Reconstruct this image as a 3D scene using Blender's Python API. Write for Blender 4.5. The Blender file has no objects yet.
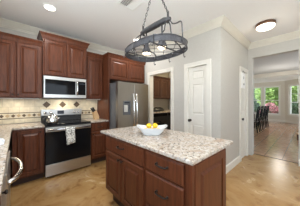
import bpy, bmesh, math, random
from mathutils import Vector, Matrix
random.seed(7)
SC = bpy.context.scene
COL = SC.collection

# ------------------------------------------------------------------ camera
cam = bpy.data.cameras.new('camera'); camo = bpy.data.objects.new('camera', cam); COL.objects.link(camo)
cam.sensor_width = 36; cam.lens = 145.695 / 300 * 36; cam.shift_y = -0.74 / 300
cam.clip_start = 0.02; cam.clip_end = 200
YAW = 0.82805
camo.location = (0, 0, 1.312); camo.rotation_euler = (math.pi / 2, 0, YAW - math.pi / 2)
SC.camera = camo
# ------------------------------------------------------------------ world, exposure
W = bpy.data.worlds.new('world'); SC.world = W; W.use_nodes = True
bg = W.node_tree.nodes['Background']; bg.inputs[0].default_value = (0.86, 0.94, 1.0, 1); bg.inputs[1].default_value = 7.5
_n = W.node_tree.nodes; _l = W.node_tree.links          # lower half brightened as added fill for the ceiling, sky above
_tc = _n.new('ShaderNodeTexCoord'); _sx = _n.new('ShaderNodeSeparateXYZ'); _r = _n.new('ShaderNodeValToRGB')
_mr = _n.new('ShaderNodeMapRange'); _mr.inputs[1].default_value = -1; _mr.inputs[2].default_value = 1
_l.new(_tc.outputs['Generated'], _sx.inputs[0]); _l.new(_sx.outputs['Z'], _mr.inputs[0]); _l.new(_mr.outputs[0], _r.inputs[0])
_r.color_ramp.elements[0].position = .44; _r.color_ramp.elements[0].color = (.88, .97, 1, 1)
_r.color_ramp.elements[1].position = .52; _r.color_ramp.elements[1].color = (.47, .55, .63, 1)
_l.new(_r.outputs[0], bg.inputs[0])
SC.view_settings.view_transform = 'Standard'; SC.view_settings.look = 'None'
SC.view_settings.gamma = 1; SC.view_settings.use_curve_mapping = False
SC.view_settings.exposure = 0.12
# power of the room's own lamps and of the added dining fill
CAN_W, RACK_W, FLUSH_W, UTIL_W, DINING_FILL_W, UNDER_W = 11, 0.1, 2, 24, 40, 2.8
SC.cycles.max_bounces = 10; SC.cycles.diffuse_bounces = 6

# ------------------------------------------------------------------ materials
def mat(name, col, rough=0.5, metal=0.0, spec=0.5, coat=0.0, emit=None, estr=0):
    m = bpy.data.materials.new(name); m.use_nodes = True
    b = m.node_tree.nodes['Principled BSDF']
    b.inputs['Base Color'].default_value = (*col, 1); b.inputs['Roughness'].default_value = rough
    b.inputs['Metallic'].default_value = metal; b.inputs['Specular IOR Level'].default_value = spec
    b.inputs['Coat Weight'].default_value = coat; b.inputs['Coat Roughness'].default_value = 0.15
    if emit: b.inputs['Emission Color'].default_value = (*emit, 1); b.inputs['Emission Strength'].default_value = estr
    return m
def noisy(m, stops, scale=(1, 1, 1), nscale=5, detail=6, rough=0.6, dist=0.0, bump=0.0, kind='noise', rvar=None):
    nt = m.node_tree; N = nt.nodes; L = nt.links; b = N['Principled BSDF']
    tc = N.new('ShaderNodeTexCoord'); mp = N.new('ShaderNodeMapping'); mp.inputs['Scale'].default_value = scale
    L.new(tc.outputs['Object'], mp.inputs['Vector'])
    t = N.new('ShaderNodeTexNoise' if kind == 'noise' else 'ShaderNodeTexVoronoi')
    t.inputs['Scale'].default_value = nscale
    if kind == 'noise':
        t.inputs['Detail'].default_value = detail; t.inputs['Roughness'].default_value = rough; t.inputs['Distortion'].default_value = dist
    L.new(mp.outputs[0], t.inputs['Vector'])
    r = N.new('ShaderNodeValToRGB'); e = r.color_ramp.elements
    while len(e) < len(stops): e.new(0.5)
    for k, (p, c) in enumerate(stops): e[k].position = p; e[k].color = (*c, 1)
    fac = t.outputs['Fac'] if kind == 'noise' else t.outputs['Distance']
    L.new(fac, r.inputs[0]); L.new(r.outputs[0], b.inputs['Base Color'])
    if bump:
        bp = N.new('ShaderNodeBump'); bp.inputs['Strength'].default_value = bump; bp.inputs['Distance'].default_value = 0.004
        L.new(fac, bp.inputs['Height']); L.new(bp.outputs[0], b.inputs['Normal'])
    if rvar:
        mr = N.new('ShaderNodeMapRange'); mr.inputs[3].default_value = rvar[0]; mr.inputs[4].default_value = rvar[1]
        L.new(fac, mr.inputs[0]); L.new(mr.outputs[0], b.inputs['Roughness'])
    return m, t, r
def mix_in(m, nscale, lo, hi, col, kind='noise', scale=(1, 1, 1), detail=4):
    """lay specks of another colour over what already feeds the base colour"""
    nt = m.node_tree; N = nt.nodes; L = nt.links; b = N['Principled BSDF']
    src = b.inputs['Base Color'].links[0].from_socket
    tc = N.new('ShaderNodeTexCoord'); mp = N.new('ShaderNodeMapping'); mp.inputs['Scale'].default_value = scale
    mp.inputs['Location'].default_value = (nscale * .37, nscale * .11, 3.1)
    L.new(tc.outputs['Object'], mp.inputs['Vector'])
    t = N.new('ShaderNodeTexNoise'); t.inputs['Scale'].default_value = nscale; t.inputs['Detail'].default_value = detail
    L.new(mp.outputs[0], t.inputs['Vector'])
    mr = N.new('ShaderNodeMapRange'); mr.inputs[1].default_value = lo; mr.inputs[2].default_value = hi
    L.new(t.outputs['Fac'], mr.inputs[0])
    mx = N.new('ShaderNodeMix'); mx.data_type = 'RGBA'; mx.inputs[7].default_value = (*col, 1)
    L.new(mr.outputs[0], mx.inputs[0]); L.new(src, mx.inputs[6]); L.new(mx.outputs[2], b.inputs['Base Color'])
    return m

M = {}
M['wood'], _, _ = noisy(mat('cherry_wood', (.12, .04, .02), .36, spec=.27, coat=.03),
    [(.25, (.048, .014, .0065)), (.5, (.098, .029, .0125)), (.78, (.152, .048, .021))], (14, 14, 1.3), 3.2, 8, .6, .6, bump=.02)
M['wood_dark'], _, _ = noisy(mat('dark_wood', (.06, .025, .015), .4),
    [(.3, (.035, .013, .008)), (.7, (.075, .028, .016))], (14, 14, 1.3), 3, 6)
M['toe'] = noisy(mat('toe_kick', (.03, .012, .008), .6), [(.3, (.025, .010, .006)), (.7, (.04, .016, .010))], (10, 10, 2), 3)[0]
M['granite'], _, _ = noisy(mat('granite', (.6, .55, .5), .22), [(.32, (.16, .12, .09)), (.43, (.38, .31, .25)), (.55, (.52, .47, .41)), (.70, (.66, .63, .58))], nscale=32, detail=8, rough=.7)
mix_in(M['granite'], 50, .58, .64, (.09, .065, .05)); mix_in(M['granite'], 9, .54, .70, (.36, .26, .19)); mix_in(M['granite'], 34, .62, .70, (.40, .38, .38))
M['wall'] = noisy(mat('wall_paint', (.58, .55, .50), .75, spec=.3), [(.3, (.455, .432, .395)), (.7, (.485, .462, .425))], nscale=30, bump=.03)[0]
M['wall_dining'] = noisy(mat('dining_wall_paint', (.5, .43, .34), .75, spec=.3), [(.3, (.60, .555, .48)), (.7, (.63, .585, .51))], nscale=30, bump=.03)[0]
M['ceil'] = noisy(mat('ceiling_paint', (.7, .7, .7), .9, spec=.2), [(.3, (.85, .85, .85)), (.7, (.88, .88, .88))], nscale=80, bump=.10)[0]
M['ceil_dimmed'] = noisy(mat('dimmed_ceiling_paint', (.55, .55, .55), .9, spec=.2), [(.3, (.50, .50, .50)), (.7, (.54, .54, .54))], nscale=80, bump=.10)[0]  # darkened copy of the ceiling paint; the dining room's dimness is in the colour
M['trim'] = noisy(mat('cream_trim_paint', (.74, .70, .62), .4), [(.3, (.66, .63, .57)), (.7, (.69, .66, .60))], nscale=12)[0]
M['crown'] = noisy(mat('cream_crown_paint', (.68, .62, .51), .45), [(.3, (.60, .565, .49)), (.7, (.63, .595, .52))], nscale=12)[0]
M['white'] = noisy(mat('white_paint', (.8, .8, .78), .4), [(.3, (.80, .80, .78)), (.7, (.84, .84, .82))], nscale=12)[0]
M['floor'], _, _ = noisy(mat('amber_concrete', (.5, .32, .15), .28, spec=.5), [(.26, (.22, .110, .036)), (.42, (.35, .195, .072)), (.56, (.42, .255, .105)), (.75, (.52, .365, .19))], (1, 1, 1), 1.9, 9, .66, 1.2, rvar=(.16, .34))
mix_in(M['floor'], 7, .56, .75, (.21, .09, .025))
M['steel'], _, _ = noisy(mat('stainless_steel', (.6, .6, .6), .28, 1.0), [(.3, (.46, .45, .435)), (.7, (.57, .56, .545))], (1.5, 1.5, 120), 4, 3, rvar=(.24, .38))
M['steel_v'], _, _ = noisy(mat('stainless_steel_door', (.6, .6, .6), .3, 1.0), [(.3, (.30, .27, .235)), (.7, (.385, .355, .315))], (60, 60, 1), 4, 3, rvar=(.26, .40))
M['chrome'] = noisy(mat('polished_steel', (.75, .75, .75), .12, 1.0), [(.3, (.72, .72, .72)), (.7, (.80, .80, .80))], nscale=4)[0]
M['grey_side'] = noisy(mat('grey_enamel', (.12, .12, .125), .45), [(.3, (.11, .11, .115)), (.7, (.14, .14, .145))], nscale=60)[0]
M['black'] = noisy(mat('black_plastic', (.012, .012, .013), .4), [(.3, (.011, .011, .012)), (.7, (.016, .016, .017))], nscale=20)[0]
M['chair_black'] = noisy(mat('matte_black_wood', (.008, .008, .009), .7, spec=.15), [(.3, (.007, .007, .008)), (.7, (.011, .011, .012))], nscale=20)[0]
M['glass_black'] = noisy(mat('black_glass', (.006, .006, .007), .06, spec=.16), [(.3, (.006, .006, .007)), (.7, (.008, .008, .009))], nscale=4)[0]
M['iron'] = noisy(mat('wrought_iron', (.055, .055, .06), .42, .6), [(.3, (.05, .05, .055)), (.7, (.085, .085, .09))], nscale=40, bump=.1)[0]
M['iron_grey'] = noisy(mat('hammered_grey_iron', (.16, .16, .175), .45, .5), [(.3, (.045, .045, .052)), (.7, (.085, .085, .095))], nscale=60, bump=.15)[0]
M['bronze'] = noisy(mat('dark_bronze', (.03, .025, .022), .35, .8), [(.3, (.025, .021, .019)), (.7, (.05, .043, .038))], nscale=40)[0]
M['brown_metal'] = noisy(mat('brown_metal', (.16, .08, .045), .4, .4), [(.3, (.13, .065, .036)), (.7, (.2, .10, .06))], nscale=30)[0]
M['porcelain'] = noisy(mat('white_porcelain', (.85, .86, .87), .15), [(.3, (.68, .70, .715)), (.7, (.71, .73, .745))], nscale=6)[0]
M['lemon'] = noisy(mat('lemon_peel', (.85, .6, .02), .4), [(.3, (.70, .43, .008)), (.7, (.80, .54, .02))], nscale=120, bump=.2)[0]
M['cloth'], _, _ = noisy(mat('patterned_towel', (.7, .7, .66), .9, spec=.1), [(.42, (.13, .13, .12)), (.46, (.50, .49, .45)), (.50, (.72, .71, .67))], nscale=42, detail=2)
M['bluecloth'], _, _ = noisy(mat('white_blue_cloth', (.8, .82, .86), .9, spec=.1), [(.45, (.84, .85, .87)), (.62, (.80, .83, .88)), (.68, (.30, .45, .75))], nscale=14, detail=1)
M['block'] = noisy(mat('pale_beech', (.55, .35, .18), .45), [(.3, (.50, .31, .15)), (.7, (.62, .41, .22))], (20, 20, 2), 3)[0]
M['diamond'] = noisy(mat('bronze_tile', (.12, .07, .035), .4), [(.35, (.05, .03, .016)), (.65, (.16, .10, .055))], nscale=60)[0]
M['diamond_tan'] = noisy(mat('tan_tile', (.45, .33, .19), .4), [(.35, (.40, .28, .15)), (.65, (.52, .39, .24))], nscale=60)[0]
M['rail_tile'] = noisy(mat('dark_rope_tile', (.10, .07, .05), .4), [(.4, (.06, .04, .03)), (.6, (.18, .13, .09))], nscale=90)[0]
M['bark'] = noisy(mat('bark', (.2, .17, .15), .9), [(.3, (.15, .13, .115)), (.7, (.30, .27, .245))], (6, 6, 1), 6, bump=.4)[0]
def leafmat(name, a, b):
    m = mat(name, a, .5)
    noisy(m, [(.35, a), (.65, b)], nscale=3, detail=2)
    return m
M['leaf_bright'] = leafmat('bright_leaves', (.15, .24, .04), (.36, .46, .13))
M['leaf_dark'] = leafmat('dark_leaves', (.035, .075, .025), (.08, .15, .05))
M['leaf_grey'] = leafmat('grey_green_leaves', (.12, .18, .13), (.26, .33, .28))
M['petal'] = leafmat('pink_petals', (.70, .14, .20), (.88, .38, .42))
M['lawn'] = noisy(mat('lawn', (.1, .2, .05), .9), [(.3, (.08, .16, .04)), (.7, (.16, .28, .08))], nscale=6)[0]
M['lamp_can'] = mat('frosted_can_lens', (.9, .9, .88), .5, emit=(1, .95, .86), estr=6)
M['lamp_flush'] = mat('frosted_glass_dome', (.9, .88, .82), .4, emit=(1, .92, .76), estr=2.2)
M['lamp_bulb'] = mat('glowing_bulb', (.9, .85, .75), .4, emit=(1, .84, .60), estr=3.5)
M['display'] = mat('oven_display', (.01, .01, .012), .1, emit=(.2, .5, .9), estr=.02)
def brick(name, c1, c2, mortar, bw, rh, msize, rough, off=0.0, loc=(0, 0, 0), rot=(0, 0, 0), bump=.3):
    m = mat(name, c1, rough); nt = m.node_tree; N = nt.nodes; L = nt.links; b = N['Principled BSDF']
    tc = N.new('ShaderNodeTexCoord'); mp = N.new('ShaderNodeMapping')
    mp.inputs['Location'].default_value = loc; mp.inputs['Rotation'].default_value = rot
    L.new(tc.outputs['Object'], mp.inputs['Vector'])
    t = N.new('ShaderNodeTexBrick'); t.offset = off; t.inputs['Scale'].default_value = 1
    t.inputs['Color1'].default_value = (*c1, 1); t.inputs['Color2'].default_value = (*c2, 1); t.inputs['Mortar'].default_value = (*mortar, 1)
    t.inputs['Brick Width'].default_value = bw; t.inputs['Row Height'].default_value = rh; t.inputs['Mortar Size'].default_value = msize
    L.new(mp.outputs[0], t.inputs['Vector'])
    n = N.new('ShaderNodeTexNoise'); n.inputs['Scale'].default_value = 9; n.inputs['Detail'].default_value = 6; L.new(tc.outputs['Object'], n.inputs['Vector'])
    mr = N.new('ShaderNodeMapRange'); mr.inputs[1].default_value = .3; mr.inputs[2].default_value = .7; mr.inputs[3].default_value = .78; mr.inputs[4].default_value = 1.12
    L.new(n.outputs['Fac'], mr.inputs[0])
    mx = N.new('ShaderNodeMix'); mx.data_type = 'RGBA'; mx.blend_type = 'MULTIPLY'; mx.inputs[0].default_value = 1
    L.new(t.outputs['Color'], mx.inputs[6]); L.new(mr.outputs[0], mx.inputs[7]); L.new(mx.outputs[2], b.inputs['Base Color'])
    bp = N.new('ShaderNodeBump'); bp.invert = True; bp.inputs['Strength'].default_value = bump; bp.inputs['Distance'].default_value = .003
    L.new(t.outputs['Fac'], bp.inputs['Height']); L.new(bp.outputs[0], b.inputs['Normal'])
    return m
M['terracotta'] = brick('terracotta_tile', (.40, .215, .13), (.45, .26, .165), (.17, .115, .08), .33, .33, .007, .19, 0, (-4.47 + .33, -.03, 0))
M['travertine'] = brick('travertine_tile', (.66, .58, .43), (.71, .64, .50), (.55, .48, .36), .15, .15, .004, .4, .5, (0, 0, 0), (math.pi / 2, 0, 0))
def glassmat():
    m = bpy.data.materials.new('window_glass'); m.use_nodes = True; N = m.node_tree.nodes; L = m.node_tree.links
    N.remove(N['Principled BSDF']); out = N['Material Output']
    t = N.new('ShaderNodeBsdfTransparent'); t.inputs[0].default_value = (.95, .97, .96, 1)
    g = N.new('ShaderNodeBsdfGlossy'); g.inputs['Roughness'].default_value = .02
    mx = N.new('ShaderNodeMixShader'); mx.inputs[0].default_value = .06
    L.new(t.outputs[0], mx.inputs[1]); L.new(g.outputs[0], mx.inputs[2]); L.new(mx.outputs[0], out.inputs[0]); return m
M['glass'] = glassmat()

# ------------------------------------------------------------------ helpers
OFF = {}
class MB:
    def __init__(s): s.v = []; s.f = []; s.M = None
    def add(s, vs, fs, m=0, smooth=False):
        o = len(s.v)
        for p in vs:
            p = Vector(p); s.v.append(s.M @ p if s.M else p)
        for f in fs: s.f.append(([i + o for i in f], m, smooth))
    def box(s, x0, x1, y0, y1, z0, z1, m=0):
        s.add([(x, y, z) for x in (x0, x1) for y in (y0, y1) for z in (z0, z1)],
              [(0, 1, 3, 2), (4, 6, 7, 5), (0, 4, 5, 1), (2, 3, 7, 6), (0, 2, 6, 4), (1, 5, 7, 3)], m); return s
    def tube(s, pts, r, n=8, m=0, closed=False, flat=None):
        pts = [Vector(p) for p in pts]; N = len(pts); rr = r if isinstance(r, (list, tuple)) else [r] * N
        vs = []; up = None
        for i, p in enumerate(pts):
            if closed: t = pts[(i + 1) % N] - pts[i - 1]
            else: t = pts[min(i + 1, N - 1)] - pts[max(i - 1, 0)]
            t.normalize()
            if up is None: up = Vector((0, 0, 1)) if abs(t.z) < .9 else Vector((1, 0, 0))
            a = (up - t * up.dot(t))
            if a.length < 1e-5: a = t.orthogonal()
            a.normalize(); b = t.cross(a); up = a
            for k in range(n):
                ang = 2 * math.pi * k / n
                vs.append(p + (a * math.cos(ang) + b * math.sin(ang)) * rr[i])
        fs = []
        for i in range(N if closed else N - 1):
            j = (i + 1) % N
            for k in range(n): fs.append((i * n + k, i * n + (k + 1) % n, j * n + (k + 1) % n, j * n + k))
        if not closed: fs.append(tuple(range(n))); fs.append(tuple(range((N - 1) * n, N * n)))
        s.add(vs, fs, m, True); return s
    def lathe(s, base, prof, axis=(0, 0, 1), n=24, m=0):
        ax = Vector(axis).normalized(); a = ax.orthogonal().normalized(); b = ax.cross(a); base = Vector(base)
        vs = []; fs = []
        for (r, h) in prof:
            for k in range(n):
                g = 2 * math.pi * k / n; vs.append(base + ax * h + (a * math.cos(g) + b * math.sin(g)) * max(r, 1e-4))
        for i in range(len(prof) - 1):
            for k in range(n): fs.append((i * n + k, i * n + (k + 1) % n, (i + 1) * n + (k + 1) % n, (i + 1) * n + k))
        fs.append(tuple(range(n))); fs.append(tuple(range((len(prof) - 1) * n, len(prof) * n)))
        s.add(vs, fs, m, True); return s
    def rings(s, rings, m=0, cap=True, smooth=False):
        n = len(rings[0]); vs = [p for r in rings for p in r]; fs = []
        for i in range(len(rings) - 1):
            for k in range(n): fs.append((i * n + k, i * n + (k + 1) % n, (i + 1) * n + (k + 1) % n, (i + 1) * n + k))
        if cap: fs.append(tuple(range(n))); fs.append(tuple(range((len(rings) - 1) * n, len(rings) * n)))
        s.add(vs, fs, m, smooth); return s
    def panel(s, O, U, Wd, w, h, t=.02, fr=.055, raised=True, m=0):
        """raised-panel door or drawer front: O lower corner on the carcass, U across, Wd outwards"""
        O = Vector(O); U = Vector(U); V = Vector((0, 0, 1)); Wd = Vector(Wd)
        pr = [(0, 0), (0, t - .010), (.004, t - .008), (.011, t)]
        if raised: pr += [(fr, t), (fr + .006, t - .012), (fr + .016, t - .012), (fr + .042, t + .001)]
        R = []
        for (i, d) in pr:
            R.append([O + U * i + V * i + Wd * d, O + U * (w - i) + V * i + Wd * d, O + U * (w - i) + V * (h - i) + Wd * d, O + U * i + V * (h - i) + Wd * d])
        return s.rings(R, m)
    def sweep(s, path, prof, m=0):
        P = [Vector((p[0], p[1])) for p in path]; R = []
        for i, p in enumerate(P):
            def nrm(a, b):
                d = (b - a).normalized(); return Vector((d.y, -d.x))
            if i == 0: o = nrm(P[0], P[1])
            elif i == len(P) - 1: o = nrm(P[-2], P[-1])
            else:
                n1 = nrm(P[i - 1], p); n2 = nrm(p, P[i + 1]); o = (n1 + n2).normalized(); o = o / max(.2, o.dot(n1))
            R.append([(p.x + o.x * d, p.y + o.y * d, z) for d, z in prof])
        return s.rings(R, m)
    def build(s, name, mats, parent=None, bevel=0, label=None, seg=2, solid=0):
        if not isinstance(mats, (list, tuple)): mats = [mats]
        if parent is not None:
            off = OFF[parent.name]
        else:
            xs = [v.x for v in s.v]; ys = [v.y for v in s.v]; zs = [v.z for v in s.v]
            off = Vector(((min(xs) + max(xs)) / 2, (min(ys) + max(ys)) / 2, min(zs)))
        me = bpy.data.meshes.new(name); bm = bmesh.new()
        vs = [bm.verts.new(v - off) for v in s.v]
        for f, mi, sm in s.f:
            try: fc = bm.faces.new([vs[i] for i in f])
            except ValueError: continue
            fc.material_index = mi; fc.smooth = sm
        bmesh.ops.recalc_face_normals(bm, faces=bm.faces[:])
        bm.to_mesh(me); bm.free()
        for mt in mats: me.materials.append(M[mt] if isinstance(mt, str) else mt)
        o = bpy.data.objects.new(name, me); COL.objects.link(o)
        if parent is None: o.location = off
        else: o.parent = parent
        OFF[o.name] = Vector(off)
        if bevel:
            b = o.modifiers.new('bevel', 'BEVEL'); b.width = bevel; b.segments = seg; b.limit_method = 'ANGLE'; b.angle_limit = math.radians(50)
        if label: o['label'] = label
        return o
def tag(o, label, cat, group=None):
    o['label'] = label; o['category'] = cat
    if group: o['group'] = group
    return o
def thing(name, label, cat, loc, group=None):
    o = bpy.data.objects.new(name, None); COL.objects.link(o); o.location = loc; o.empty_display_size = .05
    OFF[o.name] = Vector(loc); return tag(o, label, cat, group)
def struct(o): o['kind'] = 'structure'; return o
def dup(root, loc, label, rotz=None):
    r = root.copy(); COL.objects.link(r); r.location = loc; r['label'] = label
    if rotz is not None: r.rotation_euler = (0, 0, rotz)
    for ch in list(root.children):
        c = ch.copy(); COL.objects.link(c); c.parent = r
        for g in list(ch.children):
            d = g.copy(); COL.objects.link(d); d.parent = c
    return r
def lamp(name, kind, loc, power, col=(1, .92, .80), size=.12, parent=None, spot=None):
    l = bpy.data.lights.new(name, kind); l.energy = power; l.color = col
    if kind == 'AREA': l.shape = 'DISK'; l.size = size
    if kind in ('POINT', 'SPOT'): l.shadow_soft_size = size
    if kind == 'SPOT': l.spot_size = spot; l.spot_blend = .6
    o = bpy.data.objects.new(name, l); COL.objects.link(o)
    if parent is not None: o.parent = parent; o.location = Vector(loc) - OFF[parent.name]
    else: o.location = loc
    return o
def wallpieces(mb, axis, t0, t1, u0, u1, z0, z1, holes, m=0):
    """wall slab with rectangular holes (ua, ub, za, zb); axis 'x' = slab normal to X"""
    def b(ua, ub, za, zb):
        if ub - ua < 1e-4 or zb - za < 1e-4: return
        if axis == 'x': mb.box(t0, t1, ua, ub, za, zb, m)
        else: mb.box(ua, ub, t0, t1, za, zb, m)
    u = u0
    for ua, ub, za, zb in sorted(holes):
        b(u, ua, z0, z1); b(ua, ub, z0, za); b(ua, ub, zb, z1); u = ub
    b(u, u1, z0, z1)
    return mb
def pull(a, b, out, r=.005, proj=.03):
    """bow-free bar pull between two feet a, b, standing off along out"""
    a = Vector(a); b = Vector(b); o = Vector(out); d = (b - a).normalized()
    mb = MB()
    mb.tube([a, a + o * proj * .7, a + o * proj + d * .012, a.lerp(b, .5) + o * (proj + .004), b + o * proj - d * .012, b + o * proj * .7, b], [r * 1.2, r, r, r * 1.25, r, r, r * 1.2], 8)
    mb.lathe(a, [(r * 2, 0), (r * 2, .003), (r * 1.2, .006)], out, 10); mb.lathe(b, [(r * 2, 0), (r * 2, .003), (r * 1.2, .006)], out, 10)
    return mb
def knob(p, out, r=.015):
    return MB().lathe(p, [(r * .7, 0), (r * .45, .006), (r * .4, .014), (r, .020), (r * 1.05, .026), (r * .7, .031), (.001, .032)], out, 16)

XF = 2.621; YB = 3.655; H = 2.762; YE = 1.034; XO = 4.292
# ================================================================== the setting
f = MB().box(-.8, XO + .165, -2.6, YB + .15, -.1, 0); struct(f.build('floor', 'floor'))
f = MB().box(XO + .165, 13.3, -3.4, 3.5, -.1, 0); struct(f.build('floor', 'terracotta'))
f = MB().box(XO + .150, XO + .172, .1, .97, 0, .006); struct(f.build('trim_1', 'toe'))
struct(MB().box(-.8, XO + .16, -2.6, YB + .15, H, H + .1).build('ceiling', 'ceil'))
struct(MB().box(XO + .16, 11.1, -3.4, 3.5, 3.05, 3.15).build('ceiling', 'ceil_dimmed'))
struct(MB().box(11.2, 13.3, -3.4, 3.5, 2.84, 3.15).build('ceiling', 'ceil'))
struct(MB().box(11.1, 11.2, -3.4, 3.5, 2.83, 3.15).build('wall_beam', 'wall_dining'))
struct(MB().box(-.8, XF + .12, YB, YB + .15, 0, H).build('wall_back', 'wall'))
struct(wallpieces(MB(), 'x', -.80, -.68, -2.6, YB, 0, H, [(.2, 1.9, 1.0, 2.35), (-2.4, -.1, .1, 2.35)]).build('wall_left', 'wall'))
struct(wallpieces(MB(), 'y', -2.75, -2.6, -.8, XO + .16, 0, H, [(.3, 2.1, .9, 2.3)]).build('wall_rear', 'wall'))
DW0, DW1, DZ = 2.125, 2.865, 2.035          # cased doorway into the utility room
PD0, PD1 = 1.272, 1.700                      # pantry door
struct(wallpieces(MB(), 'x', XF, XF + .12, YE, YB, 0, H, [(DW0, DW1, 0, DZ), (PD0, PD1, 0, DZ)]).build('wall_pantry', 'wall'))
ED0, ED1 = 3.70, 4.16
struct(wallpieces(MB(), 'y', YE, YE + .12, XF + .12, XO, 0, H, [(ED0, ED1, 0, DZ)]).build('wall_entry', 'wall'))
OP0, OP1, OZ = .140, .945, 2.405             # opening to the dining room
struct(wallpieces(MB(), 'x', XO, XO + .16, -2.6, YB + .15, 0, 3.05, [(OP0, OP1, 0, OZ)]).build('wall_right', 'wall'))
# utility room behind the doorway
struct(MB().box(XF + .12, XO, YB, YB + .12, 0, H).build('wall_utility_back', 'wall'))
struct(MB().box(XF + .12, XO, 1.90, 2.0, 0, H).build('wall_utility_side', 'wall'))
struct(MB().box(XF + .12, XF + .5, 1.20, 1.30, 0, H).build('wall_pantry_inside', 'wall'))
# dining room
struct(MB().box(XO + .16, 13.3, 3.3, 3.5, 0, 3.05).build('wall_dining_left', 'wall_dining'))
WB = 12.9
WIN = [(1.32, 2.12, .50, 2.38), (2.28, 3.08, .50, 2.38)]
struct(wallpieces(MB(), 'x', WB, WB + .15, 1.04, 3.3, 0, 3.05, WIN).build('wall_dining_back', 'wall_dining'))
mb = MB(); mb.M = Matrix.Translation((WB, 1.04, 0)) @ Matrix.Rotation(math.radians(-135), 4, 'Z')
AW = (.30, 1.28, .55, 2.36)
wallpieces(mb, 'y', 0, .15, -.06, 1.6, 0, 3.05, [AW]); struct(mb.build('wall_dining_bay', 'wall_dining'))
struct(wallpieces(MB(), 'y', -3.5, -3.4, XO + .16, 11.9, 0, 3.05, [(5.2, 7.4, .6, 2.4), (8.2, 10.6, .6, 2.4)]).build('wall_dining_right', 'wall_dining'))
struct(MB().box(11.77, 11.92, -3.4, -.09, 0, 3.05).build('wall_dining_front', 'wall_dining'))

def window(n, Mx, u0, u1, z0, z1, midrail, mull):
    """framed window in a slab lying along local +x (u), local y 0 = room face, room towards -y"""
    a = MB(); a.M = Mx
    c = .075
    for b in ((u0 - c, u0, z0 - c, z1 + c), (u1, u1 + c, z0 - c, z1 + c)): a.box(b[0], b[1], -.02, 0, b[2], b[3])
    a.box(u0, u1, -.02, 0, z1, z1 + c); a.box(u0 - c - .02, u1 + c + .02, -.05, 0, z0 - .03, z0); a.box(u0, u1, -.018, 0, z0 - c - .02, z0 - .03)
    root = struct(a.build(f'window_{n}', 'trim'))
    s = MB(); s.M = Mx
    for b in ((u0, u0 + .045, z0, z1), (u1 - .045, u1, z0, z1), (u0, u1, z0, z0 + .05), (u0, u1, z1 - .05, z1)): s.box(b[0], b[1], .04, .09, b[2], b[3])
    if midrail: s.box(u0, u1, .035, .09, midrail - .02, midrail + .02)
    for k in range(1, mull + 1):
        x = u0 + (u1 - u0) * k / (mull + 1); s.box(x - .010, x + .010, .055, .08, (midrail or z0), z1)
    if mull:
        zz = ((midrail or z0) + z1) / 2; s.box(u0, u1, .055, .08, zz - .01, zz + .01)
    s.build('window_frame', 'white', root)
    g = MB(); g.M = Mx; g.box(u0, u1, .064, .070, z0, z1); g.build('window_pane', 'glass', root)
    return root
Mw = Matrix.Translation((WB, 0, 0)) @ Matrix.Rotation(math.radians(90), 4, 'Z') @ Matrix.Scale(-1, 4, (0, 1, 0))
window(1, Mw, *WIN[0], 1.44, 0); window(2, Mw, *WIN[1], 1.44, 0)
Ma = Matrix.Translation((WB, 1.04, 0)) @ Matrix.Rotation(math.radians(-135), 4, 'Z') @ Matrix.Scale(1, 4, (0, 1, 0))
# the bay slab's local +y points away from the room, so its room face is y = 0
window(3, Ma, *AW, 1.31, 1)

# crown mouldings, baseboards, casings
CR = [(0, H), (.088, H), (.088, H - .014), (.078, H - .022), (.066, H - .040), (.040, H - .072), (.022, H - .090), (.022, H - .104), (.012, H - .108), (.012, H - .128), (0, H - .128)]
struct(MB().sweep([(-.68, YB), (XF, YB), (XF, YE), (XO, YE), (XO, -2.6)], CR).build('trim_2', 'crown'))
CB = [(d, z - H + 2.84) for d, z in CR]
struct(MB().sweep([(11.2, 3.3), (WB, 3.3), (WB, 1.04), (WB - .707 * 1.6, 1.04 - .707 * 1.6)], CB).build('trim_6', 'white'))
BB = [(0, 0), (.016, 0), (.016, .115), (.008, .135), (0, .14)]
struct(MB().sweep([(XF, PD0 - .072), (XF, YE), (ED0 - .072, YE)], BB).build('baseboard_entry', 'trim'))
struct(MB().sweep([(XF, DW0 - .072), (XF, PD1 + .072)], BB).build('baseboard_pantry', 'trim'))
struct(MB().sweep([(XO, OP0 - .001), (XO, -2.6)], BB).build('baseboard_right', 'trim'))
struct(MB().sweep([(XO + .16, 3.3), (WB, 3.3), (WB, 1.04), (WB - .707 * 1.6, 1.04 - .707 * 1.6)], BB).build('baseboard_dining', 'trim'))
def casing(n, axis, face, out, u0, u1, zt, w=.072, depth=.12, lo=True):
    a = MB(); t = .018
    def b(ua, ub, za, zb, d0, d1):
        lo_, hi_ = sorted((face + out * d0, face + out * d1))
        if axis == 'x': a.box(lo_, hi_, ua, ub, za, zb)
        else: a.box(ua, ub, lo_, hi_, za, zb)
    for d, e in ((0, t), (t, t + .006)):
        k = 0 if d == 0 else .045
        b(u0 - w, u0 - k, 0, zt + w, d, e); b(u1 + k, u1 + w, 0, zt + w, d, e); b(u0 - k, u1 + k, zt + k, zt + w, d, e)
    b(u0, u0 + .012, 0, zt, -depth, t); b(u1 - .012, u1, 0, zt, -depth, t); b(u0 + .012, u1 - .012, zt - .012, zt, -depth, t)
    return struct(a.build(f'trim_{n}', 'trim'))
casing(3, 'x', XF, -1, DW0, DW1, DZ); casing(4, 'x', XF, -1, PD0, PD1, DZ); casing(5, 'y', YE, -1, ED0, ED1, DZ)
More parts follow.
